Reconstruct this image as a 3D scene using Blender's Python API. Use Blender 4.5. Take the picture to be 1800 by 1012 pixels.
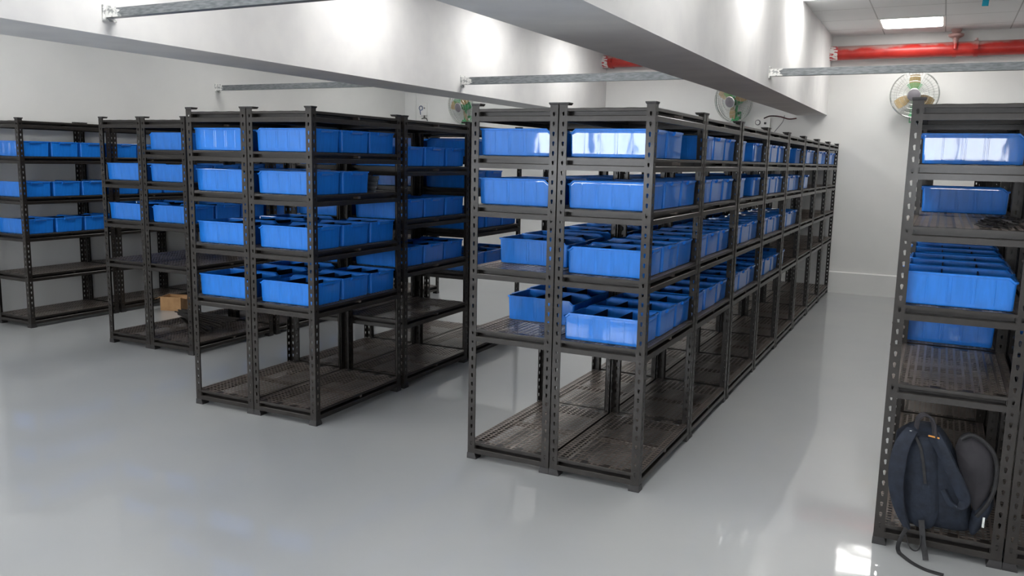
import bpy, math, random
from mathutils import Matrix, Vector

for o in list(bpy.data.objects):
    bpy.data.objects.remove(o)
scn = bpy.context.scene
COL = scn.collection
random.seed(7)
PI = math.pi

# ------------------------------------------------------------------ camera
F_PX = 1466.15
YAW, PITCH, ROLL = -0.47070, 0.15279, 0.02066
CAM = Vector((1.2711, -3.9661, 1.7082))
cy, sy, cp, sp = math.cos(YAW), math.sin(YAW), math.cos(PITCH), math.sin(PITCH)
fwd = Vector((sy * cp, cy * cp, -sp))
rt = Vector((cy, -sy, 0.0))
up = rt.cross(fwd)
cr, sr = math.cos(ROLL), math.sin(ROLL)
r2 = cr * rt + sr * up
u2 = -sr * rt + cr * up
cam = bpy.data.cameras.new('camera')
cam.sensor_width = 36.0
cam.lens = F_PX / 1800 * 36.0
cam.clip_start = 0.05
cam.clip_end = 100
co = bpy.data.objects.new('camera', cam)
COL.objects.link(co)
m = Matrix.Identity(4)
for i in range(3):
    m[i][0], m[i][1], m[i][2], m[i][3] = r2[i], u2[i], -fwd[i], CAM[i]
co.matrix_world = m
scn.camera = co

# ------------------------------------------------------------------ world and exposure
world = bpy.data.worlds.new('world')
scn.world = world
world.use_nodes = True
bg = world.node_tree.nodes['Background']
bg.inputs[0].default_value = (0.75, 0.85, 1.0, 1)
bg.inputs[1].default_value = 1.0
vs = scn.view_settings
vs.view_transform = 'Standard'
vs.look = 'None'
vs.exposure = 0.80
vs.gamma = 1.0
vs.use_curve_mapping = False
LIGHT_E = 10.0      # ceiling panel emission
WINDOW_E = 18.0      # daylight panes in the wall behind the camera


# ------------------------------------------------------------------ materials
def mat(name, col, rough=0.5, metal=0.0, coat=0.0, coat_rough=0.05, spec=0.5, emis=None, emis_s=0.0):
    mt = bpy.data.materials.new(name)
    mt.use_nodes = True
    b = mt.node_tree.nodes['Principled BSDF']
    b.inputs['Base Color'].default_value = (*col, 1)
    b.inputs['Roughness'].default_value = rough
    b.inputs['Metallic'].default_value = metal
    b.inputs['Coat Weight'].default_value = coat
    b.inputs['Coat Roughness'].default_value = coat_rough
    b.inputs['Specular IOR Level'].default_value = spec
    if emis:
        b.inputs['Emission Color'].default_value = (*emis, 1)
        b.inputs['Emission Strength'].default_value = emis_s
    return mt


def nodes(mt):
    return mt.node_tree.nodes, mt.node_tree.links, mt.node_tree.nodes['Principled BSDF']


def noise_mix(mt, c1, c2, scale, detail=4, lo=0.35, hi=0.65, stretch=None, coords='Object'):
    N, L, b = nodes(mt)
    tc = N.new('ShaderNodeTexCoord')
    src = tc.outputs[coords]
    if stretch:
        mp = N.new('ShaderNodeMapping')
        mp.inputs['Scale'].default_value = stretch
        L.new(src, mp.inputs[0])
        src = mp.outputs[0]
    n = N.new('ShaderNodeTexNoise')
    n.inputs['Scale'].default_value = scale
    n.inputs['Detail'].default_value = detail
    L.new(src, n.inputs['Vector'])
    r = N.new('ShaderNodeValToRGB')
    r.color_ramp.elements[0].position = lo
    r.color_ramp.elements[0].color = (*c1, 1)
    r.color_ramp.elements[1].position = hi
    r.color_ramp.elements[1].color = (*c2, 1)
    L.new(n.outputs['Fac'], r.inputs[0])
    L.new(r.outputs[0], b.inputs['Base Color'])
    return n, src


def dust_on_top(mt):
    """patchy grey dust lying on the upper side of a pipe"""
    N, L, b = nodes(mt)
    tc = N.new('ShaderNodeTexCoord')
    sp_ = N.new('ShaderNodeSeparateXYZ')
    L.new(tc.outputs['Object'], sp_.inputs[0])
    n = N.new('ShaderNodeTexNoise')
    n.inputs['Scale'].default_value = 5
    n.inputs['Detail'].default_value = 5
    L.new(tc.outputs['Object'], n.inputs['Vector'])
    a = N.new('ShaderNodeMath')
    a.operation = 'MULTIPLY_ADD'
    a.inputs[1].default_value = .16
    L.new(n.outputs['Fac'], a.inputs[0])
    L.new(sp_.outputs['Z'], a.inputs[2])
    mr = N.new('ShaderNodeMapRange')
    mr.inputs['From Min'].default_value = .115
    mr.inputs['From Max'].default_value = .155
    mr.inputs['To Max'].default_value = .7
    L.new(a.outputs[0], mr.inputs['Value'])
    mx = N.new('ShaderNodeMixRGB')
    mx.inputs[2].default_value = (.38, .33, .31, 1)
    old = b.inputs['Base Color'].links[0].from_socket
    L.new(old, mx.inputs[1])
    L.new(mr.outputs[0], mx.inputs[0])
    L.new(mx.outputs[0], b.inputs['Base Color'])


def bump(mt, scale, strength, dist=0.01, detail=3, stretch=None, coat=False, coords='Object'):
    N, L, b = nodes(mt)
    tc = N.new('ShaderNodeTexCoord')
    src = tc.outputs[coords]
    if stretch:
        mp = N.new('ShaderNodeMapping')
        mp.inputs['Scale'].default_value = stretch
        L.new(src, mp.inputs[0])
        src = mp.outputs[0]
    n = N.new('ShaderNodeTexNoise')
    n.inputs['Scale'].default_value = scale
    n.inputs['Detail'].default_value = detail
    L.new(src, n.inputs['Vector'])
    bp = N.new('ShaderNodeBump')
    bp.inputs['Strength'].default_value = strength
    bp.inputs['Distance'].default_value = dist
    L.new(n.outputs['Fac'], bp.inputs['Height'])
    L.new(bp.outputs[0], b.inputs['Normal'])
    if coat:
        L.new(bp.outputs[0], b.inputs['Coat Normal'])
    return bp


M = {}
M['steel'] = mat('black_powder_coat', (0.05, 0.045, 0.042), 0.38, 0.1, spec=0.35, coat=0.2, coat_rough=0.18)
noise_mix(M['steel'], (0.014, 0.0115, 0.01), (0.022, 0.018, 0.0155), 22)
bump(M['steel'], 160, 0.12, 0.002)
M['mesh'] = mat('perforated_steel', (0.14, 0.115, 0.10), 0.32, 0.35, spec=0.5)
noise_mix(M['mesh'], (0.15, 0.125, 0.11), (0.23, 0.19, 0.165), 6)
M['plastic_black'] = mat('black_plastic', (0.018, 0.017, 0.018), 0.45)
noise_mix(M['plastic_black'], (0.014, 0.013, 0.014), (0.024, 0.022, 0.023), 30)
M['bin'] = mat('blue_polypropylene', (0.012, 0.15, 0.72), 0.34, coat=0.6, coat_rough=0.04, spec=0.25)
noise_mix(M['bin'], (0.009, 0.165, 0.62), (0.013, 0.195, 0.72), 9, stretch=(6, 6, 1))
bump(M['bin'], 7, 0.2, 0.005, detail=2, stretch=(1, 1, 0.6), coat=True)
M['divider'] = mat('dark_divider_plastic', (0.006, 0.008, 0.022), 0.6, spec=0.15)
noise_mix(M['divider'], (0.005, 0.006, 0.018), (0.008, 0.01, 0.028), 12)
M['wall'] = mat('white_wall_paint', (0.8, 0.8, 0.785), 0.6)
noise_mix(M['wall'], (0.70, 0.705, 0.695), (0.75, 0.75, 0.737), 1.3)
bump(M['wall'], 14, 0.08, 0.004)
M['soffit'] = mat('beam_plaster', (0.74, 0.735, 0.73), 0.7)
noise_mix(M['soffit'], (0.7, 0.695, 0.70), (0.77, 0.765, 0.76), 3)
bump(M['soffit'], 9, 0.15, 0.006)
M['floor'] = mat('grey_epoxy', (0.50, 0.52, 0.53), 0.36, coat=0.65, coat_rough=0.045)
noise_mix(M['floor'], (0.34, 0.358, 0.374), (0.40, 0.41, 0.41), 0.8, detail=6, lo=0.3, hi=0.7)
bump(M['floor'], 2.2, 0.22, 0.012, detail=2, coat=True)
M['red'] = mat('red_pipe_paint', (0.62, 0.045, 0.03), 0.35, spec=0.5)
noise_mix(M['red'], (0.36, 0.018, 0.014), (0.48, 0.032, 0.024), 7)
dust_on_top(M['red'])
M['flaked'] = mat('flaking_white_paint', (0.7, 0.6, 0.58), 0.6)
noise_mix(M['flaked'], (0.5, 0.05, 0.06), (0.75, 0.72, 0.70), 14, lo=0.47, hi=0.5, stretch=(1, 3, 3))
M['galv'] = mat('galvanised_steel', (0.20, 0.22, 0.23), 0.42, 0.35)
noise_mix(M['galv'], (0.14, 0.155, 0.165), (0.25, 0.265, 0.275), 18, stretch=(1, 5, 5))
M['daub'] = mat('white_plaster_daub', (0.7, 0.7, 0.68), 0.8)
noise_mix(M['daub'], (0.35, 0.36, 0.36), (0.8, 0.8, 0.78), 40, lo=0.42, hi=0.5)
M['white'] = mat('white_enamel', (0.78, 0.78, 0.76), 0.35)
noise_mix(M['white'], (0.75, 0.75, 0.73), (0.8, 0.8, 0.78), 5)
M['lamp'] = mat('lit_diffuser', (0.9, 0.9, 0.9), 0.5, emis=(1.0, 0.985, 0.95), emis_s=LIGHT_E)
M['pane'] = mat('daylight_pane', (0.8, 0.85, 0.9), 0.3, emis=(0.93, 0.96, 1.0), emis_s=WINDOW_E)
M['green'] = mat('green_fan_plastic', (0.03, 0.30, 0.10), 0.3)
noise_mix(M['green'], (0.025, 0.27, 0.085), (0.04, 0.34, 0.12), 12)
M['tan'] = mat('tan_fan_blade', (0.33, 0.24, 0.11), 0.35)
noise_mix(M['tan'], (0.29, 0.21, 0.09), (0.38, 0.28, 0.14), 9)
M['wire'] = mat('chrome_wire', (0.62, 0.64, 0.62), 0.25, 0.75)
noise_mix(M['wire'], (0.58, 0.6, 0.58), (0.66, 0.68, 0.66), 20)
M['hub'] = mat('grey_fan_badge', (0.17, 0.16, 0.18), 0.4)
noise_mix(M['hub'], (0.15, 0.14, 0.16), (0.2, 0.19, 0.21), 10)
M['navy'] = mat('navy_nylon', (0.008, 0.013, 0.028), 0.8)
noise_mix(M['navy'], (0.005, 0.0085, 0.018), (0.011, 0.018, 0.034), 30)
bump(M['navy'], 18, 0.6, 0.01)
M['greypad'] = mat('grey_padding', (0.05, 0.047, 0.056), 0.85)
noise_mix(M['greypad'], (0.022, 0.021, 0.026), (0.042, 0.039, 0.046), 9)
bump(M['greypad'], 400, 0.3, 0.001)
M['webbing'] = mat('black_webbing', (0.012, 0.012, 0.014), 0.7)
noise_mix(M['webbing'], (0.01, 0.01, 0.012), (0.02, 0.02, 0.022), 60)
M['orange'] = mat('orange_tape', (0.65, 0.28, 0.05), 0.6)
noise_mix(M['orange'], (0.6, 0.25, 0.04), (0.7, 0.32, 0.07), 20)
M['card'] = mat('brown_cardboard', (0.36, 0.2, 0.09), 0.8)
noise_mix(M['card'], (0.32, 0.175, 0.075), (0.4, 0.23, 0.105), 14)
M['cyan'] = mat('cyan_tape', (0.0, 0.33, 0.48), 0.35)
noise_mix(M['cyan'], (0.0, 0.28, 0.42), (0.01, 0.38, 0.54), 20)
M['cable'] = mat('dark_red_cable', (0.05, 0.012, 0.014), 0.4)
noise_mix(M['cable'], (0.012, 0.008, 0.01), (0.08, 0.015, 0.018), 5)
M['bluecable'] = mat('blue_cable', (0.05, 0.09, 0.2), 0.4)
noise_mix(M['bluecable'], (0.04, 0.07, 0.16), (0.07, 0.12, 0.25), 12)
# ceiling board with its grid of joints
M['ceiling'] = mat('grey_white_ceiling_board', (0.6, 0.61, 0.62), 0.75)
N, L, b = nodes(M['ceiling'])
tc = N.new('ShaderNodeTexCoord')
mp = N.new('ShaderNodeMapping')
mp.inputs['Location'].default_value = (-0.44, -6.84, 0)
L.new(tc.outputs['Object'], mp.inputs[0])
br = N.new('ShaderNodeTexBrick')
br.offset = 0.0
br.inputs['Color1'].default_value = (0.88, 0.89, 0.90, 1)
br.inputs['Color2'].default_value = (0.85, 0.86, 0.87, 1)
br.inputs['Mortar'].default_value = (0.50, 0.50, 0.51, 1)
br.inputs['Scale'].default_value = 1.0
br.inputs['Mortar Size'].default_value = 0.007
br.inputs['Brick Width'].default_value = 0.70
br.inputs['Row Height'].default_value = 0.74
L.new(mp.outputs[0], br.inputs['Vector'])
L.new(br.outputs['Color'], b.inputs['Base Color'])


# ------------------------------------------------------------------ mesh helpers
class MB:
    def __init__(s):
        s.v, s.f = [], []

    def add(s, vs, fs):
        n = len(s.v)
        s.v += [tuple(p) for p in vs]
        s.f += [tuple(i + n for i in f) for f in fs]
        return s

    def box(s, x0, x1, y0, y1, z0, z1, mtx=None):
        vs = [Vector(p) for p in ((x0, y0, z0), (x1, y0, z0), (x1, y1, z0), (x0, y1, z0),
                                  (x0, y0, z1), (x1, y0, z1), (x1, y1, z1), (x0, y1, z1))]
        if mtx:
            vs = [mtx @ p for p in vs]
        return s.add(vs, [(0, 3, 2, 1), (4, 5, 6, 7), (0, 1, 5, 4), (1, 2, 6, 5), (2, 3, 7, 6), (3, 0, 4, 7)])

    def frustum(s, a, z0, b_, z1):
        (x0, x1, y0, y1), (X0, X1, Y0, Y1) = a, b_
        return s.add([(x0, y0, z0), (x1, y0, z0), (x1, y1, z0), (x0, y1, z0),
                      (X0, Y0, z1), (X1, Y0, z1), (X1, Y1, z1), (X0, Y1, z1)],
                     [(0, 3, 2, 1), (4, 5, 6, 7), (0, 1, 5, 4), (1, 2, 6, 5), (2, 3, 7, 6), (3, 0, 4, 7)])

    def tube(s, pts, r, n=8, closed=False, radii=None):
        pts = [Vector(p) for p in pts]
        k = len(pts)
        rings = []
        prev = None
        for i, p in enumerate(pts):
            a = pts[(i - 1) % k] if (closed or i > 0) else pts[i]
            c = pts[(i + 1) % k] if (closed or i < k - 1) else pts[i]
            t = (c - a).normalized()
            if prev is None:
                ref = Vector((0, 0, 1)) if abs(t.z) < 0.9 else Vector((1, 0, 0))
                u = t.cross(ref).normalized()
            else:
                u = (prev - t * prev.dot(t)).normalized()
            prev = u
            w = t.cross(u)
            rr = radii[i] if radii else r
            rings.append([p + (u * math.cos(2 * PI * j / n) + w * math.sin(2 * PI * j / n)) * rr for j in range(n)])
        vs = [q for g in rings for q in g]
        fs = []
        for i in range(k if closed else k - 1):
            i2 = (i + 1) % k
            for j in range(n):
                j2 = (j + 1) % n
                fs.append((i * n + j, i * n + j2, i2 * n + j2, i2 * n + j))
        if not closed:
            fs.append(tuple(range(n))[::-1])
            fs.append(tuple((k - 1) * n + j for j in range(n)))
        return s.add(vs, fs)

    def ribbon(s, pts, w, t, side):
        """flat strap of width w, thickness t along pts; side = width direction (one vector or one per point)"""
        pts = [Vector(p) for p in pts]
        k = len(pts)
        vs = []
        for i, p in enumerate(pts):
            a, c = pts[max(i - 1, 0)], pts[min(i + 1, k - 1)]
            tg = (c - a).normalized()
            sd = Vector(side)
            sd = (sd - tg * sd.dot(tg)).normalized()
            nn = tg.cross(sd)
            ww = w[i] if isinstance(w, (list, tuple)) else w
            for e, h in ((-.5, -.35), (-.42, -.5), (.42, -.5), (.5, -.35), (.5, .35), (.42, .5), (-.42, .5), (-.5, .35)):
                vs.append(p + sd * (e * ww) + nn * (h * t))
        fs = []
        for i in range(k - 1):
            for j in range(8):
                fs.append((i * 8 + j, i * 8 + (j + 1) % 8, (i + 1) * 8 + (j + 1) % 8, (i + 1) * 8 + j))
        fs.append(tuple(range(8))[::-1])
        fs.append(tuple((k - 1) * 8 + j for j in range(8)))
        return s.add(vs, fs)

    def prism(s, prof, axis, a, b_):
        """closed profile [(p, z)], extruded along axis 'x' or 'y' from a to b"""
        n = len(prof)
        if axis == 'x':
            vs = [(a, p, z) for p, z in prof] + [(b_, p, z) for p, z in prof]
        else:
            vs = [(p, a, z) for p, z in prof] + [(p, b_, z) for p, z in prof]
        fs = [(i, (i + 1) % n, n + (i + 1) % n, n + i) for i in range(n)]
        fs += [tuple(range(n))[::-1], tuple(range(n, 2 * n))]
        return s.add(vs, fs)

    def lathe(s, prof, n=24, mtx=None):
        """profile [(radius, height)] turned about z"""
        k = len(prof)
        vs = []
        for r, z in prof:
            for j in range(n):
                p = Vector((r * math.cos(2 * PI * j / n), r * math.sin(2 * PI * j / n), z))
                vs.append(mtx @ p if mtx else p)
        fs = [(i * n + j, i * n + (j + 1) % n, (i + 1) * n + (j + 1) % n, (i + 1) * n + j) for i in range(k - 1) for j in range(n)]
        fs += [tuple(range(n))[::-1], tuple((k - 1) * n + j for j in range(n))]
        return s.add(vs, fs)

    def mesh(s, name, m_, smooth=False, recalc=True, sharp=38):
        me = bpy.data.meshes.new(name)
        me.from_pydata(s.v, [], s.f)
        me.materials.append(m_)
        if recalc:
            import bmesh
            bm = bmesh.new()
            bm.from_mesh(me)
            bmesh.ops.recalc_face_normals(bm, faces=bm.faces)
            bm.to_mesh(me)
            bm.free()
        if smooth:
            me.shade_smooth()
            me.set_sharp_from_angle(angle=math.radians(sharp)) if hasattr(me, 'set_sharp_from_angle') else None
        me.update()
        return me


def link(name, me, parent=None, loc=(0, 0, 0), rz=0.0, label=None):
    o = bpy.data.objects.new(name, me)
    COL.objects.link(o)
    if parent:
        o.parent = parent
    o.location = loc
    o.rotation_euler = (0, 0, rz)
    if label:
        o['label'] = label
    return o


def thing(name, label, cat, loc=(0, 0, 0), rz=0.0, group=None, me=None):
    o = link(name, me, None, loc, rz)
    o['label'] = label
    o['category'] = cat
    if group:
        o['group'] = group
    return o


def struct(name, me, label=None):
    o = link(name, me)
    o['kind'] = 'structure'
    if label:
        o['label'] = label
    return o


def smooth_pts(pts, n=6):
    """Catmull-Rom through the points"""
    P = [Vector(p) for p in pts]
    out = []
    for i in range(len(P) - 1):
        p0, p1, p2, p3 = P[max(i - 1, 0)], P[i], P[i + 1], P[min(i + 2, len(P) - 1)]
        for k in range(n):
            t = k / n
            out.append(0.5 * ((2 * p1) + (p2 - p0) * t + (2 * p0 - 5 * p1 + 4 * p2 - p3) * t * t + (3 * p1 - p0 - 3 * p2 + p3) * t ** 3))
    out.append(P[-1])
    return out


# ------------------------------------------------------------------ the room
XL, XR, YF, YN, ZC = -7.0, 5.2, 8.12, -7.6, 3.40
T = 0.15
struct('floor', MB().box(XL - T, XR + T, YN - T, YF + T, -0.1, 0).mesh('floor', M['floor']))
struct('ceiling', MB().box(XL - T, XR + T, YN - T, YF + T, ZC, ZC + 0.1).mesh('ceiling', M['ceiling']))
struct('wall_far', MB().box(XL - T, XR + T, YF, YF + T, 0, ZC).mesh('wall_far', M['wall']))
struct('wall_left', MB().box(XL - T, XL, YN, YF, 0, ZC).mesh('wall_left', M['wall']))
struct('wall_right', MB().box(XR, XR + T, YN, YF, 0, ZC).mesh('wall_right', M['wall']))
# wall behind the camera with a band of windows
wins = [(-6.85, -5.55), (-4.45, -3.40), (-3.34, -2.25), (0.85, 2.10)]
WZ0, WZ1 = 1.25, 1.95
wb = MB()
wb.box(XL - T, XR + T, YN - T, YN, 0, WZ0)
wb.box(XL - T, XR + T, YN - T, YN, WZ1, ZC)
xs = [XL - T] + [v for w in wins for v in w] + [XR + T]
for i in range(0, len(xs), 2):
    wb.box(xs[i], xs[i + 1], YN - T, YN, WZ0, WZ1)
struct('wall_near', wb.mesh('wall_near', M['wall']))
for i, (a, c) in enumerate(wins):
    root = struct('window_%d' % (i + 1), MB().box(a, c, YN - .09, YN - .08, WZ0, WZ1).mesh('pane', M['pane']))
    fr = MB()
    for q in (a, (a + c) / 2 - .02, c - .04):
        fr.box(q, q + .04, YN - .08, YN - .04, WZ0, WZ1)
    fr.box(a, c, YN - .08, YN - .04, WZ0, WZ0 + .04).box(a, c, YN - .08, YN - .04, WZ1 - .04, WZ1)
    link('window_frame', fr.mesh('window_frame', M['white']), root)
# downstand beams running to the far wall
ZB = 2.38


def downstand(name, near, far):
    (a0, a1), (b0, b1) = near, far
    vs = [(a0, YN, ZB), (a1, YN, ZB), (b1, YF, ZB), (b0, YF, ZB), (a0, YN, ZC), (a1, YN, ZC), (b1, YF, ZC), (b0, YF, ZC)]
    me = MB().add(vs, [(0, 3, 2, 1), (0, 1, 5, 4), (1, 2, 6, 5), (2, 3, 7, 6), (3, 0, 4, 7)]).mesh(name, M['soffit'], recalc=False)
    return struct(name, me)


downstand('trim_1', (-3.82, -3.005), (-3.73, -3.36))
downstand('trim_2', (-0.87, -0.120), (-0.58, -0.187))
struct('trim_3', MB().box(1.28, XR, YF - 0.025, YF, 0, ZC).mesh('trim_3', M['wall']))
struct('baseboard_far', MB().frustum((XL, XR, YF - .035, YF), 0, (XL, XR, YF - .035, YF), .28).frustum(
    (XL, XR, YF - .035, YF), .28, (XL, XR, YF - .01, YF), .292).mesh('baseboard_far', M['wall']))

# ------------------------------------------------------------------ ceiling lights
fm = MB()
fw = 0.70
fm.box(-.35, .35, -.37, -.34, -.012, 0).box(-.35, .35, .34, .37, -.012, 0).box(-.35, -.32, -.34, .34, -.012, 0).box(.32, .35, -.34, .34, -.012, 0)
frame_me = fm.mesh('light_frame', M['white'])
pts = []
for cx_, cy_, a0 in ((.26, .28, 0), (-.26, .28, 90), (-.26, -.28, 180), (.26, -.28, 270)):
    for k in range(7):
        a = math.radians(a0 + 15 * k)
        pts.append((cx_ + .06 * math.cos(a), cy_ + .06 * math.sin(a)))
nn = len(pts)
dm = MB().add([(x, y, -.016) for x, y in pts] + [(x, y, -.004) for x, y in pts],
              [tuple(range(nn))[::-1], tuple(range(nn, 2 * nn))] + [(i, (i + 1) % nn, nn + (i + 1) % nn, nn + i) for i in range(nn)])
diff_me = dm.mesh('diffuser', M['lamp'])
ordn = ['first', 'second', 'third', 'fourth', 'fifth', 'sixth', 'seventh', 'eighth']
for bay, xc, ys in (('right', 0.79, (7.21,)), ('central', 0.09, (4.99, 2.77, 0.55, -1.67, -3.9, -6.1)), ('far right', 3.2, (6.0, 2.41, -1.0, -4.8)),
                    ('middle', -2.55, (6.4, 4.2, 1.9, -0.5, -2.9, -5.3)), ('left', -5.4, (6.5, 3.8, 1.1, -1.6, -4.4))):
    for k, yc in enumerate(ys):
        if bay == 'right' and k == 0:
            lab = 'lit rectangular ceiling light with rounded corners above the red pipe'
        else:
            lab = 'lit square ceiling panel, %s from the far wall, %s ceiling bay' % (ordn[k], bay)
        t = thing('ceiling_light', lab, 'ceiling light', (xc, yc, ZC), 0, 'ceiling lights')
        link('frame', frame_me, t)
        link('diffuser', diff_me, t)

# ------------------------------------------------------------------ slotted steel racks
H = 2.003
D, W_, PW, PT = 0.512, 0.975, 0.045, 0.002


def ring_cell(mb, put, u0, u1, v0, v1, hole, t):
    """rectangular cell with a hole; put(u, v, w) -> xyz, w across the thickness"""
    cu = sum(p[0] for p in hole) / len(hole)
    cv = sum(p[1] for p in hole) / len(hole)
    n = len(hole)
    outer = []
    for (hu, hv) in hole:
        du, dv = hu - cu, hv - cv
        k = 1e9
        if du > 1e-9: k = min(k, (u1 - cu) / du)
        if du < -1e-9: k = min(k, (u0 - cu) / du)
        if dv > 1e-9: k = min(k, (v1 - cv) / dv)
        if dv < -1e-9: k = min(k, (v0 - cv) / dv)
        outer.append((cu + du * k, cv + dv * k))
    corners = [(u1, v1), (u0, v1), (u0, v0), (u1, v0)]
    vs = []
    for w in (0, t):
        vs += [put(a, b2, w) for a, b2 in hole] + [put(a, b2, w) for a, b2 in outer] + [put(a, b2, w) for a, b2 in corners]
    st = 2 * n + 4
    fs = []
    ang = lambda p: math.atan2(p[1] - cv, p[0] - cu)
    for i in range(n):
        j = (i + 1) % n
        a0, a1 = ang(outer[i]), ang(outer[j])
        if a1 < a0: a1 += 2 * PI
        mid = []
        for ci, c in enumerate(corners):
            ac = ang(c)
            while ac < a0: ac += 2 * PI
            if a0 + 1e-6 < ac < a1 - 1e-6:
                mid.append((ac, ci))
        mid = [ci for _, ci in sorted(mid)]
        loop = [i, n + i] + [2 * n + ci for ci in mid] + [n + j, j]
        fs.append(tuple(loop))
        fs.append(tuple(st + q for q in loop[::-1]))
        fs.append((i, j, st + j, st + i))
    mb.add(vs, fs)


def post_mesh():
    mb = MB()
    hole = []
    for k in range(7):            # round head
        a = math.radians(-30 + 40 * k)
        hole.append((.0068 * math.cos(a), .004 + .0068 * math.sin(a)))
    hole += [(-.0032, -.013), (.0032, -.013)]
    for fl in (0, 1):
        for c in range(39):
            z0 = 0.02 + c * .05
            hh = [(PW * .52 + a, z0 + .025 + b2) for a, b2 in hole]
            if fl == 0:
                put = lambda u, v, w: (u, w, v)
            else:
                put = lambda u, v, w: (w, u, v)
            ring_cell(mb, put, 0, PW, z0, z0 + .05, hh, PT)
    zt = .02 + 39 * .05
    mb.box(0, PW, 0, PT, 0.004, .02).box(0, PT, PT, PW, 0.004, .02)
    mb.box(0, PW, 0, PT, zt, H - .004).box(0, PT, PT, PW, zt, H - .004)
    # rolled edges and the splice in the middle
    mb.box(PW - .002, PW, PT, .006, .02, zt).box(PT, .006, PW - .002, PW, .02, zt)
    for z0, z1 in ((.93, .937), (1.028, 1.035)):
        mb.box(-.0012, PW + .001, -.0012, 0, z0, z1).box(-.0012, 0, 0, PW + .001, z0, z1)
    return mb.mesh('post', M['steel'], recalc=False)


POST = post_mesh()
CAP = MB().frustum((-.001, .048, -.001, .048), H - .013, (-.003, .052, -.003, .052), H - .006).box(-.003, .053, -.003, .053, H - .006, H)
CAP = CAP.mesh('end_cap', M['plastic_black'])
FOOT = MB().box(-.003, .056, -.003, .056, 0, .012).frustum((-.003, .055, -.003, .055), .012, (-.002, .047, -.002, .047), .035).mesh('foot', M['plastic_black'])
BH = .066


def beam_prof(o):
    """o = outward sign along the profile axis, outer face at 0"""
    P = [(0, 0), (.001, -.002), (.001, -.015), (-.042, -.015), (-.042, -.037), (.001, -.037), (.0035, -.040), (.0035, -BH), (-.010, -BH),
         (-.010, -BH + .003), (-.001, -BH + .003), (-.001, -.040), (-.045, -.040), (-.045, -.004), (-.044, 0)]
    return [(o * a, z) for a, z in P]


SHORT = MB().prism(beam_prof(-1), 'x', .006, D - .006).mesh('short_beam', M['steel'])   # faces -Y at y=0
LONG = MB().prism(beam_prof(-1), 'y', .006, W_ - .006).mesh('long_beam', M['steel'])    # faces -X at x=0


def panel_mesh():
    mb = MB()
    x0, x1, y0, y1 = .005, D - .005, .005, W_ - .005
    nx, ny = 15, 30
    px, py = (x1 - x0) / nx, (y1 - y0) / ny
    zf = lambda x: .0006 + .0012 * math.cos((x - x0) / px * 2 * PI / 3.75)
    for i in range(nx):
        for j in range(ny):
            a, c = x0 + i * px, y0 + j * py
            hw, hh = .0112, .0100
            cx_, cy_ = a + px / 2, c + py / 2
            hole = [(cx_ + hw, cy_ + hh), (cx_ - hw, cy_ + hh), (cx_ - hw, cy_ - hh), (cx_ + hw, cy_ - hh)]
            out = [(a + px, c + py), (a, c + py), (a, c), (a + px, c)]
            vs = []
            for w in (0, -.0012):
                vs += [(u, v, zf(u) + w) for u, v in hole] + [(u, v, zf(u) + w) for u, v in out]
            fs = []
            for k in range(4):
                l = (k + 1) % 4
                fs += [(k, 4 + k, 4 + l, l), (8 + l, 12 + l, 12 + k, 8 + k), (k, l, 8 + l, 8 + k)]
            mb.add(vs, fs)
        mb.box(x0, x1, W_ / 2 - .012, W_ / 2 + .012, -.03, -.008)
    return mb.mesh('shelf_panel', M['mesh'], recalc=False)


PANEL = panel_mesh()
LEV_A = [.10, .76, 1.115, 1.46, 1.725, 1.974]
LEV_B = [.10, .515, .90, 1.255, 1.64, 1.974]
RACKS = []


def rack(label, x, y, rz, levels, group):
    """x, y = outer front left corner; the bay runs back along +Y"""
    t = thing('storage_rack', label, 'rack', (x, y, 0), rz, group)
    for (px, py, r) in ((0, 0, 0), (D, 0, PI / 2), (D, W_, PI), (0, W_, -PI / 2)):
        p = link('post', POST, t, (px, py, 0), r)
        link('end_cap', CAP, p)
        link('foot', FOOT, p)
    e = .004
    for z in levels:
        link('short_beam', SHORT, t, (0, e, z))
        link('short_beam', SHORT, t, (D, W_ - e, z), PI)
        link('long_beam', LONG, t, (e, 0, z))
        link('long_beam', LONG, t, (D - e, W_, z), PI)
        link('shelf_panel', PANEL, t, (0, 0, z))
    return t


# ------------------------------------------------------------------ blue shelf bins
BL, BW, BH_ = .44, .293, .145


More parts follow.
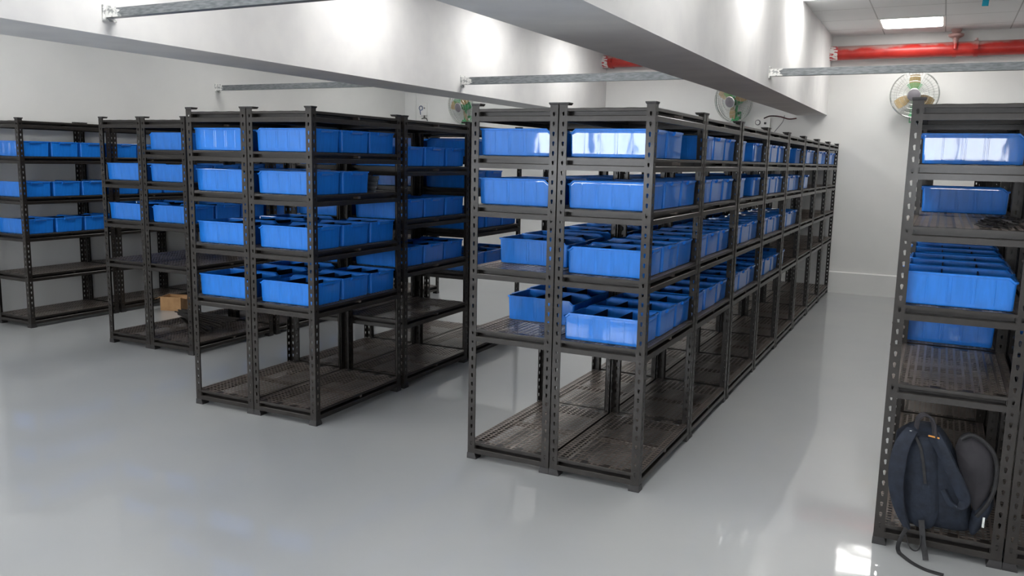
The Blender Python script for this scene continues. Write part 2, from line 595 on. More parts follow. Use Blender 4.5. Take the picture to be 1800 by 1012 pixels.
def bin_mesh():
    """long axis X, tall gripped end at +X, cut-down end at -X, base at z=0"""
    # loop of (x, y-factor) stations, built per ring with half length hx and half width hy
    def ring(hx, hy, z, rc, rim=False, rib=0.0, drop=True):
        P = []
        ribs = [-.135, -.062, -.048, .030, .044, .125]
        xs_ = [-hx + .034]
        for r in ribs:
            xs_ += [r - .0035, r - .0024, r + .0024, r + .0035]
        side = [(x, hy + (rib if any(abs(x - r) < .0025 for r in ribs) else 0)) for x in xs_]
        # +X end corners
        for a in (-90, -67.5, -45, -22.5, 0):
            q = math.radians(a)
            P.append((hx - rc + rc * math.cos(q), -hy + rc + rc * math.sin(q)))
        for a in (0, 22.5, 45, 67.5, 90):
            q = math.radians(a)
            P.append((hx - rc + rc * math.cos(q), hy - rc + rc * math.sin(q)))
        P += [(x, y) for x, y in side[::-1]]
        P.append((-hx + .014, hy))
        for a in (90, 112.5, 135, 157.5, 180):
            q = math.radians(a)
            P.append((-hx + rc * .8 + rc * .8 * math.cos(q), hy - rc * .8 + rc * .8 * math.sin(q)))
        for a in (180, 202.5, 225, 247.5, 270):
            q = math.radians(a)
            P.append((-hx + rc * .8 + rc * .8 * math.cos(q), -hy + rc * .8 + rc * .8 * math.sin(q)))
        P.append((-hx + .014, -hy))
        P += [(x, -y) for x, y in side]
        out = []
        for x, y in P:
            zz = z
            if rim:
                if x < -hx + .0339:
                    zz = z - .017 * min(1, max(0, (-hx + .034 - x) / .020))
            out.append((x, y, zz))
        return out
    h = BH_
    rings = [
        ring(BL / 2 - .022, BW / 2 - .018, 0.002, .010),
        ring(BL / 2 - .019, BW / 2 - .015, 0.0, .012),
        ring(BL / 2 - .0115, BW / 2 - .009, .004, .012),
        ring(BL / 2 - .0105, BW / 2 - .0080, .018, .012, rib=.0),
        ring(BL / 2 - .0104, BW / 2 - .0079, .022, .012, rib=.0008),
        ring(BL / 2 - .007, BW / 2 - .005, h - .022, .012, rib=.0008),
        ring(BL / 2 - .0065, BW / 2 - .0045, h - .014, .012, True),
        ring(BL / 2 - .006, BW / 2 - .0045, h - .010, .012, True),
        ring(BL / 2 - .001, BW / 2 - .0005, h - .009, .012, True),
        ring(BL / 2, BW / 2, h - .002, .012, True),
        ring(BL / 2 - .001, BW / 2 - .001, h, .012, True),
        ring(BL / 2 - .0075, BW / 2 - .006, h, .012, True),
        ring(BL / 2 - .0090, BW / 2 - .0075, h - .003, .011, True),
        ring(BL / 2 - .0165, BW / 2 - .0125, .006, .011),
        ring(BL / 2 - .021, BW / 2 - .017, .0035, .010),
    ]
    mb = MB()
    n = len(rings[0])
    vs = [p for r in rings for p in r]
    fs = []
    for i in range(len(rings) - 1):
        for j in range(n):
            j2 = (j + 1) % n
            fs.append((i * n + j, i * n + j2, (i + 1) * n + j2, (i + 1) * n + j))
    fs.append(tuple(range(n))[::-1])
    fs.append(tuple((len(rings) - 1) * n + j for j in range(n)))
    mb.add(vs, fs)
    # grip lip under the rim of the tall end
    mb.frustum((BL / 2 - .008, BL / 2 + .004, -.055, .055), h - .022, (BL / 2 - .008, BL / 2 + .012, -.06, .06), h - .012)
    mb.box(BL / 2 - .008, BL / 2 + .012, -.06, .06, h - .012, h - .0005)
    # little ramp ribs on the tall end
    for y in (-.1, .1):
        mb.frustum((BL / 2 - .016, BL / 2 - .0125, y - .003, y + .003), .02, (BL / 2 - .010, BL / 2 - .0065, y - .003, y + .003), h - .02)
    return mb.mesh('tub', M['bin'])


TUB = bin_mesh()
DIV = MB().frustum((-.0012, .0012, -.128, .128), .006, (-.0012, .0012, -.136, .136), BH_ - .012)
DIV.box(-.003, .003, -.137, -.131, .02, BH_ - .012).box(-.003, .003, .131, .137, .02, BH_ - .012)
DIV = DIV.mesh('divider', M['divider'])
ORD = ['first', 'second', 'third', 'fourth', 'fifth', 'sixth', 'seventh', 'eighth']


def blue_bin(label, loc, rz, group, dividers=2):
    t = thing('storage_bin', label, 'bin', loc, rz, group)
    link('tub', TUB, t)
    for k in range(dividers):
        link('divider', DIV, t, ((-.075, .07)[k], 0, 0))
    return t


TIER = {5: 'top', 4: 'second', 3: 'third', 2: 'fourth', 1: 'fifth'}


def fill(rx, ry, ang, tall_right, levels, plan, words, group, bay):
    """plan: {level index: [slot or (slot, offset_x, offset_y)]} for one bay; rx, ry = rack corner"""
    for li, slots in plan.items():
        for k, s in enumerate(slots):
            ox = oy = 0.0
            if isinstance(s, tuple):
                s, ox, oy = s
            lx = (D - .020 - BL / 2 - .006) if tall_right else (.020 + BL / 2 + .006)
            lx += ox + random.uniform(-.006, .004) * (1 if tall_right else -1)
            ly = .028 + BW / 2 + s * .312 + oy + random.uniform(0, .006)
            c, sn = math.cos(ang), math.sin(ang)
            X, Y = rx + lx * c - ly * sn, ry + lx * sn + ly * c
            rz = ang + (0 if tall_right else PI) + random.uniform(-.008, .008)
            blue_bin('blue bin, %s from front in %s bay, %s tier, %s' % (ORD[k], ORD[bay], TIER[li], words),
                     (X, Y, levels[li] + .0024), rz, group)


ALL3 = [0, 1, 2]
PITCH_Y, G = 1.0108, .0065

# --- longest double row (two units side by side, eight bays)
R1R = {0: {5 - 1: [0, 1], 3: ALL3, 2: ALL3, 1: [0, (1, 0, .02), 2]}}
R1R = [
    {4: [0, 1], 3: ALL3, 2: [(0, .0, .012), (1, 0, .006), 2], 1: [0, (1, 0, .005), (2, 0, .005)]},
    {4: ALL3, 3: ALL3, 2: ALL3, 1: ALL3},
    {4: [0, 2], 3: [0, 2], 2: ALL3, 1: ALL3},
    {4: [0, 1, 2], 3: ALL3, 2: ALL3, 1: ALL3},
    {4: [0, 2], 3: ALL3, 2: ALL3, 1: [0]},
    {4: [1, 2], 3: [1]},
    {4: [1, 2]},
    {4: ALL3},
]
R1L = [
    {4: [0, 2], 3: [0, 1], 2: [(0, .028, .20), (1, .01, .22)], 1: [(0, .016, .335), (1, 0, .318)]},
    {4: [0, 1, 2], 3: [0, 1, 2], 2: ALL3, 1: [0, 1, 2]},
    {4: [0, 1], 3: [1, 2], 2: ALL3, 1: ALL3},
    {4: [1, 2], 3: ALL3, 2: ALL3, 1: [0, 1]},
    {4: [0], 3: [0, 1], 2: [0, 1]},
    {4: [0, 2], 3: [0]},
    {4: [1]},
    {4: [0, 1]},
]
# level index used by plans: 1..4 = the four bin shelves (0 bottom, 5 top)
TIER = {4: 'top', 3: 'second', 2: 'third', 1: 'fourth'}
for k in range(8):
    y = k * PITCH_Y + G + (.035 if k == 0 else 0.012)
    if k == 7: y = 7 * PITCH_Y + .010
    rack('black slotted steel rack, %s bay, right side of the longest double row' % ORD[k], -D - .003, y, 0, LEV_A, 'racks of the longest double row')
    rack('black slotted steel rack, %s bay, left side of the longest double row' % ORD[k], -2 * D - .010, y, 0, LEV_A, 'racks of the longest double row')
    fill(-D - .003, y, 0, True, LEV_A, R1R[k], "longest row's right side", 'blue bins on the longest double row', k)
    fill(-2 * D - .010, y, 0, False, LEV_A, R1L[k], "longest row's left side", 'blue bins on the longest double row', k)


def row_pos(x0, y0, ang, lx, ly):
    c, sn = math.cos(ang), math.sin(ang)
    return x0 + lx * c - ly * sn, y0 + lx * sn + ly * c


# --- middle double row, three bays; its second bay has evenly spaced shelves
x2, y2, t2 = -2.1467, 0.0415, 0.024
R2R = [{4: ALL3, 3: [0, 1], 2: ALL3, 1: ALL3}, {4: ALL3, 3: ALL3, 2: ALL3}, {4: ALL3, 3: [0, 1], 2: ALL3, 1: ALL3}]
R2L = [{4: ALL3, 3: [0, 1, 2], 2: ALL3, 1: ALL3}, {4: [0, 1, 2], 3: ALL3, 2: [0, 1]}, {4: [0, 1], 3: ALL3, 2: ALL3}]
for k in range(3):
    lv = LEV_B if k == 1 else LEV_A
    for side, off, plan, tr in (('right', -D - .003, R2R, True), ('left', -2 * D - .010, R2L, False)):
        X, Y = row_pos(x2, y2, t2, off, k * PITCH_Y + (0.0 if k == 0 else .010))
        rack('black slotted steel rack, %s bay, %s side of the three-bay middle row' % (ORD[k], side), X, Y, t2, lv, 'racks of the middle double row')
        fill(X, Y, t2, tr, lv, plan[k], "middle row's %s side" % side, 'blue bins on the middle double row', k)

# --- third double row, four bays
x3, y3, t3 = -4.2805, .9864, .0147
LEV_L = [.10, .76, 1.115, 1.46, 1.974]
R3R = [{4: ALL3, 3: ALL3, 2: [(0, .0, 0), 1, 2]}, {4: ALL3, 3: ALL3, 2: [0, 1]}, {4: [0, 1], 3: ALL3, 2: ALL3}, {3: [0, 1], 2: ALL3}]
R3L = [{3: [0], 2: [0, 1]}, {3: ALL3, 2: ALL3, 4: [0, 1]}, {3: ALL3, 2: [0, 1]}, {2: ALL3}]
for k in range(4):
    for side, off, plan, tr in (('right', -D - .003, R3R, True), ('left', -2 * D - .010, R3L, False)):
        lv = LEV_L if (k == 0 and side == 'left') else LEV_A
        X, Y = row_pos(x3, y3, t3, off, k * PITCH_Y + (0.0 if k == 0 else .010))
        rack('black slotted steel rack, %s bay, %s side of third row, holding bins' % (ORD[k], side), X, Y, t3, lv, 'racks of the third double row')
        fill(X, Y, t3, tr, lv, plan[k], "third row's %s side" % side, 'blue bins on the third double row', k)

# --- single row along the left wall
x4, y4, t4 = -6.448, .975, 0.004
for k in range(5):
    X, Y = row_pos(x4, y4, t4, -D - .003, k * PITCH_Y)
    rack('black slotted steel rack, %s bay of the single row against the left wall' % ORD[k], X, Y, t4, LEV_B, 'racks along the left wall')
    fill(X, Y, t4, True, LEV_B, {4: ALL3, 3: ALL3, 2: ALL3}, 'left wall row', 'blue bins on the left wall row', k)

# --- rack at the right edge
x0, y0 = 1.1285, .022
R0 = [{4: [(1, .010, .165)], 2: ALL3}, {3: [(0, .01, .27)], 2: ALL3, 1: [(0, .0, .012)]}, {4: [1], 2: [0]}, {}, {}, {}, {}]
for k in range(7):
    rack('black slotted steel rack, %s bay of the row cut by right picture edge' % ORD[k], x0, y0 + k * PITCH_Y, 0, LEV_A, 'racks at the right edge')
    fill(x0, y0 + k * PITCH_Y, 0, False, LEV_A, R0[k], 'right edge row', 'blue bins on the right edge rack', k)
for k in range(7):
    rack('black slotted steel rack, %s bay, behind the backpack rack at far right' % ORD[k], x0 + D + .007, y0 + k * PITCH_Y, 0, LEV_A, 'racks at the right edge')
    fill(x0 + D + .007, y0 + k * PITCH_Y, 0, True, LEV_A, {1: [1]} if k < 2 else {}, 'outer right edge row', 'blue bins on the right edge rack', k)


# ------------------------------------------------------------------ steel channels under the ceiling
def channel(label, xa, xb, y, z0, z1, daubs=True):
    t = thing('steel_channel', label, 'channel', (xa, y, z0), 0, 'steel channels between the beams')
    h, Lh = z1 - z0, xb - xa
    mb = MB()
    mb.box(0, Lh, -.002, .002, 0, h).box(0, Lh, .002, .05, 0, .003).box(0, Lh, .002, .05, h - .003, h)
    mb.box(0, Lh, .047, .05, .003, .014).box(0, Lh, .047, .05, h - .014, h - .003)
    link('channel_body', mb.mesh('channel_body', M['galv']), t)
    pl = MB().box(-.001, .006, -.02, .07, -.02, h + .02)
    link('end_plate', pl.mesh('end_plate', M['daub']), t)
    if daubs:
        random.seed(int(xa * 100) + 500)
        n = 16
        vs, fs = [], []
        prof = [(.0, 0), (.0, h)] + [(.11 + random.uniform(-.03, .03), h * (1 - k / 7)) for k in range(8)]
        db = MB().add([(a, -.0045, zz) for a, zz in prof] + [(a, -.002, zz) for a, zz in prof],
                      [tuple(range(len(prof))), tuple(range(len(prof), 2 * len(prof)))[::-1]] +
                      [(i, (i + 1) % len(prof), len(prof) + (i + 1) % len(prof), len(prof) + i) for i in range(len(prof))])
        link('paint_daub', db.mesh('paint_daub', M['daub']), t, label='white paint smear on the end')


channel('galvanised channel nearest the camera, cut off by the top edge, paint on its left end', -3.160, -.745, -.56, 2.478, 2.528)
channel('galvanised channel spanning between the two ceiling beams above the longest rack row', -3.258, -.665, 3.68, 2.464, 2.537)
channel('galvanised channel running right from the central beam, below the red pipe', -.167, 5.19, 3.76, 2.478, 2.539)
channel('galvanised channel running from the left wall to the left ceiling beam', -6.999, -3.76, 3.93, 2.492, 2.555)

# ------------------------------------------------------------------ red fire pipe on the far wall
YP, ZP, RP = 7.97, 3.165, .088


def cyl(mb, a, b_, r, n=28):
    mb.tube([a, b_], r, n)
    return mb


def pipe(label, xa, xb, fittings, sleeve_x):
    t = thing('fire_pipe', label, 'pipe', (xa, YP, ZP), 0)
    mb = MB()
    cyl(mb, (0, 0, 0), (xb - xa, 0, 0), RP)
    link('pipe_run', mb.mesh('pipe_run', M['red'], smooth=True), t)
    mb = MB()
    cyl(mb, (sleeve_x, 0, 0), (sleeve_x + .10, 0, 0), RP + .003)
    link('painted_sleeve', mb.mesh('painted_sleeve', M['flaked'], smooth=True), t, label='flaking white paint at the pipe end')
    for kind, fx in fittings:
        mb = MB()
        if kind == 'clamp':
            cyl(mb, (fx - xa - .025, 0, 0), (fx - xa + .025, 0, 0), RP + .012)
            mb.box(fx - xa - .02, fx - xa + .02, -RP - .035, -RP - .005, -.02, .03)
            mb.tube([(fx - xa, 0, RP), (fx - xa, 0, RP + .035)], .016, 8)
            link('pipe_clamp', mb.mesh('pipe_clamp', M['red'], smooth=True), t)
        else:
            mb.lathe([(.03, RP - .01), (.035, RP + .035), (.085, RP + .06), (.09, RP + .085), (.045, RP + .105), (.06, RP + .125), (.06, ZC - ZP)], 20, Matrix.Translation((fx - xa, -.03, 0)))
            cyl(mb, (fx - xa - .022, 0, 0), (fx - xa + .022, 0, 0), RP + .009)
            mb.tube([(fx - xa, -RP - .02, -.01), (fx - xa, -RP - .02, .05), (fx - xa - .01, -.06, RP + .03)], .022, 10)
            link('hanger_flange', mb.mesh('hanger_flange', M['red'], smooth=True), t)
    return t


pipe('red fire pipe across the far wall, right of the central beam, with flange and clamp', -.19, XR - .001, [('flange', 1.262), ('clamp', 1.49)], .0)
pipe('short visible length of red pipe beneath the central beam, left end flaking', -3.37, -.6, [('clamp', -3.22)], .0)

# blue tape hanging from the ceiling
bt = MB().ribbon(smooth_pts([(0, 0, 0), (.004, -.002, -.05), (0, .002, -.11), (-.003, -.004, -.17)], 5), .055, .003, (1, 0, 0))
thing('hanging_tape', 'bright blue tape strip hanging from the ceiling, top right', 'tape', (1.485, 5.35, ZC), 0, me=bt.mesh('hanging_tape', M['cyan'], smooth=True))


# ------------------------------------------------------------------ wall fans
def wall_fan(label, x, z, yaw, tilt, rot0):
    t = thing('wall_fan', label, 'fan', (x, YF, z - .25), 0, 'wall fans')
    R = .285
    hz = .25
    base = MB().box(-.045, .045, -.03, 0, -.10, .10)
    base.box(-.03, .03, -.13, -.03, -.02, .02).frustum((-.055, .055, -.17, -.05), -.035, (-.04, .04, -.15, -.06), .03)
    link('wall_bracket', base.mesh('wall_bracket', M['green']), t)
    lab = MB().box(-.035, .035, -.0315, -.030, -.085, .06)
    link('speed_plate', lab.mesh('speed_plate', M['white']), t, label='white speed switch plate')
    neck = MB().tube(smooth_pts([(0, -.12, 0), (0, -.135, .08), (0, -.12, .16), (0, -.10, hz - .03)], 4), .02, 10)
    link('neck', neck.mesh('neck', M['green'], smooth=True), t)
    mt = Matrix.Translation((0, -.12, hz)) @ Matrix.Rotation(yaw, 4, 'Z') @ Matrix.Rotation(PI / 2 + tilt, 4, 'X')
    # local z now points towards the viewer side (-Y)
    mo = MB().lathe([(.02, -.10), (.055, -.09), (.07, -.05), (.072, .02), (.06, .05), (.03, .06)], 24, mt)
    link('motor_housing', mo.mesh('motor_housing', M['green'], smooth=True), t)
    g = MB()
    for r, zz in ((R, .085), (R * .99, .10), (R * .97, .13), (R * .97, .05), (R * .8, .155), (R * .6, .165), (R * .42, .168), (R * .75, .03)):
        rad = .0035 if r > R * .95 else .0018
        g.tube([mt @ Vector((r * math.cos(a), r * math.sin(a), zz)) for a in [2 * PI * k / 40 for k in range(40)]], rad, 6, closed=True)
    for k in range(44):
        a = 2 * PI * k / 44
        ca, sa = math.cos(a), math.sin(a)
        g.tube([mt @ Vector((rr * ca, rr * sa, zz)) for rr, zz in ((.07, .168), (R * .6, .165), (R * .85, .15), (R, .10), (R, .075), (R * .9, .045), (R * .5, .02), (.07, .015))], .0010, 4)
    link('guard', g.mesh('guard', M['wire'], smooth=True), t, label='round chrome wire guard')
    bl_me = None
    for k in range(3):
        a0 = rot0 + k * 2 * PI / 3
        vs, fs = [], []
        nr, na = 6, 5
        for s_ in (0, 1):
            for i in range(nr + 1):
                r = .05 + (R * .86 - .05) * i / nr
                wid = .28 + .12 * math.sin(PI * i / nr)
                for j in range(na + 1):
                    u = j / na - .5
                    a = a0 + u * wid * 2.0 * (.16 / max(r, .1)) ** .5
                    vs.append(mt @ Vector((r * math.cos(a), r * math.sin(a), .085 + u * .05 + s_ * .004)))
        n1 = (nr + 1) * (na + 1)
        for s_ in (0, 1):
            for i in range(nr):
                for j in range(na):
                    q = s_ * n1 + i * (na + 1) + j
                    f = (q, q + 1, q + na + 2, q + na + 1)
                    fs.append(f if s_ else f[::-1])
        link('blade', MB().add(vs, fs).mesh('blade', M['tan'], smooth=True, recalc=False), t, label='tan plastic blade')
    hb = MB().lathe([(.072, .160), (.075, .172), (.06, .178), (.0, .180)], 28, mt)
    link('hub_badge', hb.mesh('hub_badge', M['hub'], smooth=True), t, label='grey round badge')
    ch = MB().lathe([(.078, .166), (.080, .171), (.076, .174)], 28, mt)
    link('badge_ring', ch.mesh('badge_ring', M['wire'], smooth=True), t)
    sl = MB()
    for k in range(5):
        a0 = PI / 2
        sl.tube([mt @ Vector(((.09 + .014 * k) * math.cos(a0 + u * 1.3), (.09 + .014 * k) * math.sin(a0 + u * 1.3), .168)) for u in [q / 8 - .5 for q in range(9)]], .004, 6)
    link('grille_vane', sl.mesh('grille_vane', M['green'], smooth=True), t)
    return t


wall_fan('wall fan above the right edge rack, facing the room, tan blades, wire guard', .86, 2.63, -.02, .12, math.radians(92))
wall_fan('green wall fan right of centre, half hidden by the central beam, turned left', -1.37, 2.585, -.40, .22, math.radians(20))
wall_fan('green wall fan left of centre above the middle racks, turned left', -5.73, 2.55, -.30, .22, math.radians(50))

# ------------------------------------------------------------------ switch boxes, conduit and wires on the far wall
t = thing('switch_box', 'white switch box with a looped blue cable, left of the left fan', 'switch', (-6.615, YF, 2.51))
link('plate', MB().box(-.075, .075, -.035, 0, -.10, .10).mesh('plate', M['white']), t)
link('knob', MB().lathe([(.012, 0), (.012, .012), (.009, .014)], 16, Matrix.Translation((.035, -.035, .02)) @ Matrix.Rotation(PI / 2, 4, 'X')).mesh('knob', M['hub']), t)
loop = [(-.03 + .035 * math.cos(a), -.045, .02 + .035 * math.sin(a)) for a in [math.radians(-90 + 30 * k) for k in range(12)]]
link('cable', MB().tube(loop + [(-.045, -.045, -.05), (-.04, -.04, -.09)], .007, 8).mesh('cable', M['bluecable'], smooth=True), t)
hk = MB().tube([(.02, -.02, -.10), (.02, -.02, -.14), (-.03, -.02, -.155)], .007, 8).tube([(.02, -.02, -.14), (.07, -.02, -.15), (.085, -.02, -.19)], .007, 8)
link('hook', hk.mesh('hook', M['plastic_black'], smooth=True), t)
cd = MB().tube([(0, 0, 0), (0, 0, ZC - .9)], .011, 10)
thing('conduit', 'thin white conduit running down the far wall beside the left switch box', 'conduit', (-6.77, YF - .011, .3), me=cd.mesh('conduit', M['wall'], smooth=True))
t = thing('regulator_box', 'white switch box with a round dial below the central beam end', 'switch', (-1.02, YF, 2.27))
link('plate', MB().box(-.12, .10, -.03, 0, -.075, .085).mesh('plate', M['white']), t)
mtd = Matrix.Translation((-.065, -.03, .015)) @ Matrix.Rotation(PI / 2, 4, 'X')
link('dial', MB().lathe([(.038, 0), (.038, .006), (.030, .007), (.028, .02), (.0, .021)], 24, mtd).mesh('dial', M['hub'], smooth=True), t)
link('dial_cap', MB().lathe([(.026, .02), (.026, .026), (0, .027)], 24, mtd).mesh('dial_cap', M['white'], smooth=True), t)
link('switch', MB().box(.02, .05, -.036, -.03, -.01, .02).mesh('switch', M['plastic_black']), t)
wr = MB().tube(smooth_pts([(-.17, -.06, .07), (-.08, -.09, .10), (.05, -.08, .09), (.16, -.07, .06), (.26, -.05, .07)], 6), .009, 8)
thing('loose_cable', 'dark red cable hanging below the end of the central beam', 'cable', (-.83, YF, 2.27), me=wr.mesh('loose_cable', M['cable'], smooth=True))
wr = MB().tube(smooth_pts([(.0, -.03, .0), (.07, -.05, .12), (.16, -.05, .24), (.18, -.05, .33)], 6), .005, 8)
thing('thin_wire', 'thin grey wire rising slantwise from the dial box to the beam', 'cable', (-.91, YF, 2.05), me=wr.mesh('thin_wire', M['galv'], smooth=True))

# ------------------------------------------------------------------ cardboard box on the floor
t = thing('cardboard_box', 'small open brown cardboard box on the floor before the left wall racks', 'box', (-6.14, 2.42, 0), math.radians(20))
mb = MB()
bw, bd, bh, tt = .118, .10, .15, .004
mb.box(-bw, bw, -bd, bd, 0, tt).box(-bw, bw, -bd, -bd + tt, tt, bh).box(-bw, bw, bd - tt, bd, tt, bh)
mb.box(-bw, -bw + tt, -bd + tt, bd - tt, tt, bh).box(bw - tt, bw, -bd + tt, bd - tt, tt, bh)
link('box_body', mb.mesh('box_body', M['card']), t)
for q, (a, c_) in enumerate(((-1, 0), (1, 0))):
    mtx = Matrix.Translation((a * bw, 0, bh)) @ Matrix.Rotation(a * math.radians(115 if a < 0 else 100), 4, 'Y')
    link('flap', MB().box(-.002, .002, -bd, bd, 0, .07, mtx).mesh('flap', M['card']), t)

# ------------------------------------------------------------------ loose rack bars fanned out on the third row's bottom shelf
random.seed(3)
names = ['lowest', 'second', 'third', 'fourth', 'fifth', 'sixth', 'seventh', 'eighth', 'ninth', 'uppermost']
bar_me = MB().prism([(-.022, 0), (-.022, .012), (-.018, .012), (-.016, .003), (.016, .003), (.018, .012), (.022, .012), (.022, 0)], 'x', -.40, .40).mesh('loose_bar', M['steel'])
for k in range(10):
    a = math.radians(-40 + 4.0 * k + random.uniform(-2.5, 2.5))
    thing('loose_bar', 'loose black rack bar, %s of the fanned heap on third row\'s bottom shelf' % names[k], 'bar',
          (-4.80 + .006 * k + random.uniform(-.05, .05), 1.42 + .016 * k, .1025 + .0128 * k), a, 'loose bars heaped on the bottom shelf', me=bar_me)
spare_me = MB().prism([(0, 0), (.001, .012), (.018, .016), (.020, .028), (.022, .028), (.022, .0)], 'x', -.2, .2).mesh('spare_bar', M['galv'])
for k in range(4):
    thing('loose_bar', 'spare rack bar, %s in the stack beside bins on middle row shelf' % ['lowest', 'second', 'third', 'uppermost'][k], 'bar',
          (-2.44 + .006 * k, .79 + .004 * k, 1.4625 + .0285 * k), 0, 'spare bars stacked beside the bins', me=spare_me)

# ------------------------------------------------------------------ cable clutter on the right edge rack
random.seed(11)
t = thing('cable_bundle', 'tangle of thin black cables lying on the right edge rack shelf', 'cables', (1.51, .25, 1.463))
for k in range(7):
    a0 = random.uniform(0, 6.28)
    pts_ = []
    for q in range(26):
        a = a0 + q * .5
        r = .05 + .02 * math.sin(q * 1.7 + k)
        pts_.append((r * 1.1 * math.cos(a) + (k - 3) * .008, r * 2.2 * math.sin(a) + (k - 3) * .02, .006 + .004 * k + .004 * math.sin(q * 2.1)))
    link('cable', MB().tube(pts_, .0035, 6).mesh('cable', M['plastic_black'], smooth=True), t)


# ------------------------------------------------------------------ backpack on the bottom shelf of the right edge rack
def pillow(outline, y0, front, back, n=7, sub=5, e=2.2, warp=None):
    """closed outline [(x, z)] swollen by `front` towards -Y and `back` towards +Y"""
    ol = smooth_pts([(p[0], 0, p[1]) for p in outline] + [(outline[0][0], 0, outline[0][1])], sub)[:-1]
    cx_ = sum(p.x for p in ol) / len(ol)
    cz_ = sum(p.z for p in ol) / len(ol)
    k = len(ol)
    vs, fs = [], []
    st = []
    for i in range(n + 1):
        a = i / n
        st.append((math.cos(a * PI / 2) ** (2 / e) if i < n else 0, -front * math.sin(a * PI / 2) ** (2 / e)))
    bk = []
    for i in range(1, n + 1):
        a = i / n
        bk.append((math.cos(a * PI / 2) ** (2 / e) if i < n else 0, back * math.sin(a * PI / 2) ** (2 / e)))
    seq = st[::-1] + bk
    for s_, dy in seq:
        s_ = max(s_, .02)
        for p in ol:
            q = Vector((cx_ + (p.x - cx_) * s_, y0 + dy, cz_ + (p.z - cz_) * s_))
            if warp:
                q = warp(q)
            vs.append(q)
    m_ = len(seq)
    for i in range(m_ - 1):
        for j in range(k):
            fs.append((i * k + j, i * k + (j + 1) % k, (i + 1) * k + (j + 1) % k, (i + 1) * k + j))
    fs += [tuple(range(k))[::-1], tuple((m_ - 1) * k + j for j in range(k))]
    return MB().add(vs, fs)


bp = thing('backpack', 'dark navy backpack with grey padding, on the right rack\'s bottom shelf', 'backpack', (1.36, .1, .10))
O = Vector((1.36, .1, .10))


def L3(pts_, y=None):
    return [Vector((p[0], p[1] if y is None else y, p[2])) - O for p in pts_]


def rel(mb):
    mb.v = [tuple(Vector(p) - O) for p in mb.v]
    return mb


body = pillow([(1.183, .52), (1.244, .568), (1.33, .575), (1.383, .535), (1.45, .42), (1.50, .28), (1.512, .16), (1.49, .118), (1.34, .113), (1.25, .115), (1.205, .22), (1.180, .383)], .10, .105, .16, e=2.6)
link('bag_body', rel(body).mesh('bag_body', M['navy'], smooth=True), bp)
back = pillow([(1.235, .50), (1.275, .54), (1.325, .54), (1.352, .48), (1.372, .36), (1.385, .22), (1.36, .13), (1.29, .13), (1.25, .2), (1.225, .36)], .012, .030, .03, e=2.6)
link('back_panel', rel(back).mesh('back_panel', M['navy'], smooth=True), bp)
gp = pillow([(1.421, .50), (1.440, .552), (1.478, .572), (1.525, .55), (1.560, .51), (1.578, .45), (1.578, .36), (1.560, .289), (1.525, .225), (1.497, .275), (1.45, .391)], .06, .055, .10, e=2.4)
link('padded_pocket', rel(gp).mesh('padded_pocket', M['greypad'], smooth=True), bp, label='grey padded rounded pocket')
rim_o = smooth_pts([(1.440, .02, .552), (1.478, .02, .576), (1.528, .02, .553), (1.566, .02, .51), (1.584, .02, .45), (1.584, .02, .36), (1.565, .02, .285), (1.528, .02, .218)], 6)
link('piping', rel(MB().tube(rim_o, .009, 8)).mesh('piping', M['webbing'], smooth=True), bp)
lp = pillow([(1.512, .235), (1.545, .29), (1.572, .32), (1.590, .292), (1.586, .24), (1.55, .150), (1.522, .112), (1.505, .15)], .07, .05, .06)
link('side_pocket', rel(lp).mesh('side_pocket', M['navy'], smooth=True), bp)
sl_ = smooth_pts([(1.248, .0, .567), (1.215, -.035, .50), (1.203, -.052, .40), (1.208, -.05, .30), (1.232, -.035, .20), (1.268, -.02, .118)], 6)
wl = [.05 + .018 * math.sin(PI * min(1, i / 22)) if i < 22 else .05 - .0035 * (i - 22) for i in range(len(sl_))]
link('shoulder_strap', rel(MB().ribbon(sl_, wl, .018, (1, -.25, 0))).mesh('shoulder_strap', M['navy'], smooth=True), bp)
sr_ = smooth_pts([(1.335, .0, .557), (1.368, -.03, .512), (1.415, -.055, .43), (1.455, -.062, .355), (1.474, -.056, .30), (1.452, -.05, .268), (1.418, -.045, .285), (1.392, -.03, .33)], 6)
wr_ = [.055 if i < 20 else max(.024, .055 - .003 * (i - 20)) for i in range(len(sr_))]
link('shoulder_strap', rel(MB().ribbon(sr_, wr_, .017, (1, -.5, .45))).mesh('shoulder_strap', M['navy'], smooth=True), bp)
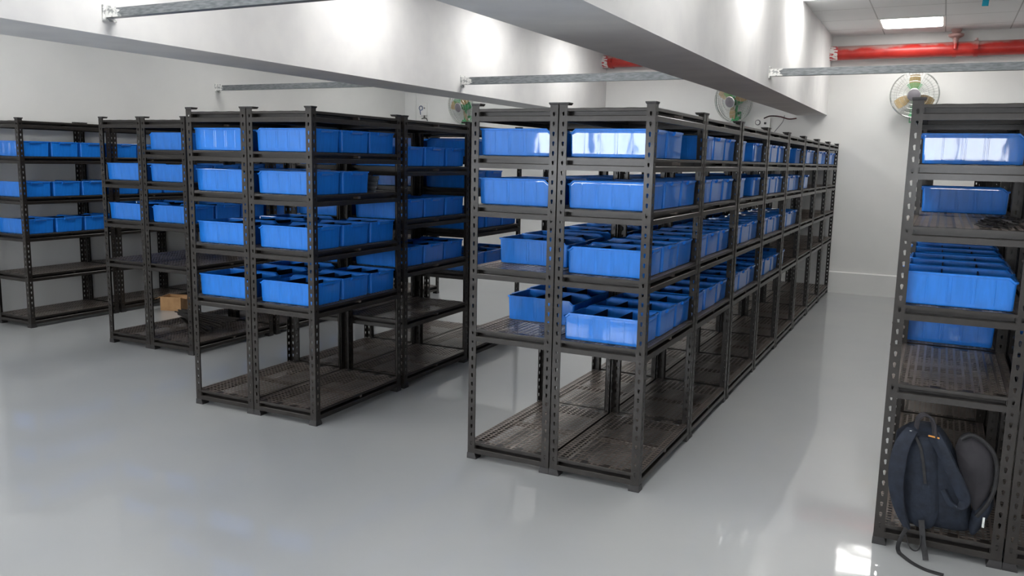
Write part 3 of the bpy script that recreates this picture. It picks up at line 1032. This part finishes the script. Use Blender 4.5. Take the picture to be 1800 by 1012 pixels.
hd = smooth_pts([(1.262, .02, .575), (1.268, .01, .622), (1.292, .0, .643), (1.320, -.005, .628), (1.332, -.01, .59), (1.338, -.012, .55)], 6)
link('carry_handle', rel(MB().ribbon(hd, .032, .009, (.5, -1, 0))).mesh('carry_handle', M['greypad'], smooth=True), bp)
w1 = smooth_pts([(1.262, -.03, .125), (1.246, -.045, .085), (1.236, -.05, .045), (1.240, -.04, .012), (1.258, -.06, .005), (1.300, -.115, .0045), (1.355, -.155, .0045), (1.42, -.17, .0045)], 6)
link('webbing_strap', rel(MB().ribbon(w1, .018, .003, (1, .3, .2))).mesh('webbing_strap', M['webbing'], smooth=True), bp)
w2 = smooth_pts([(1.318, -.02, .17), (1.325, -.042, .13), (1.333, -.046, .08), (1.345, -.052, .03), (1.350, -.06, .006)], 6)
link('webbing_strap', rel(MB().ribbon(w2, .024, .003, (1, -.2, 0))).mesh('webbing_strap', M['webbing'], smooth=True), bp)
w3 = smooth_pts([(1.262, -.04, .10), (1.278, -.05, .055), (1.300, -.052, .036), (1.320, -.05, .05), (1.325, -.045, .11)], 6)
link('cord_loop', rel(MB().tube(w3, .003, 6)).mesh('cord_loop', M['webbing'], smooth=True), bp)
zp = smooth_pts([(1.256, -.004, .548), (1.285, -.016, .50), (1.305, -.022, .42), (1.318, -.024, .34)], 6)
link('zip', rel(MB().ribbon(zp, .012, .004, (1, 0, 0))).mesh('zip', M['webbing'], smooth=True), bp)
tg = MB().box(-.022, .022, -.003, .001, -.003, .003, Matrix.Translation((1.334, -.022, .556)) @ Matrix.Rotation(.12, 4, 'Y'))
tg.box(-.014, .014, -.003, .001, -.003, .003, Matrix.Translation((1.240, -.022, .530)) @ Matrix.Rotation(1.0, 4, 'Y'))
link('orange_trim', rel(tg).mesh('orange_trim', M['orange']), bp)
zt = MB().box(1.551, 1.560, .002, .006, .180, .226)
link('zip_pull', rel(zt).mesh('zip_pull', M['wire']), bp)
zt = MB().box(1.238, 1.258, -.012, -.006, .556, .566)
link('zip_pull', rel(zt).mesh('zip_pull', M['wire']), bp)
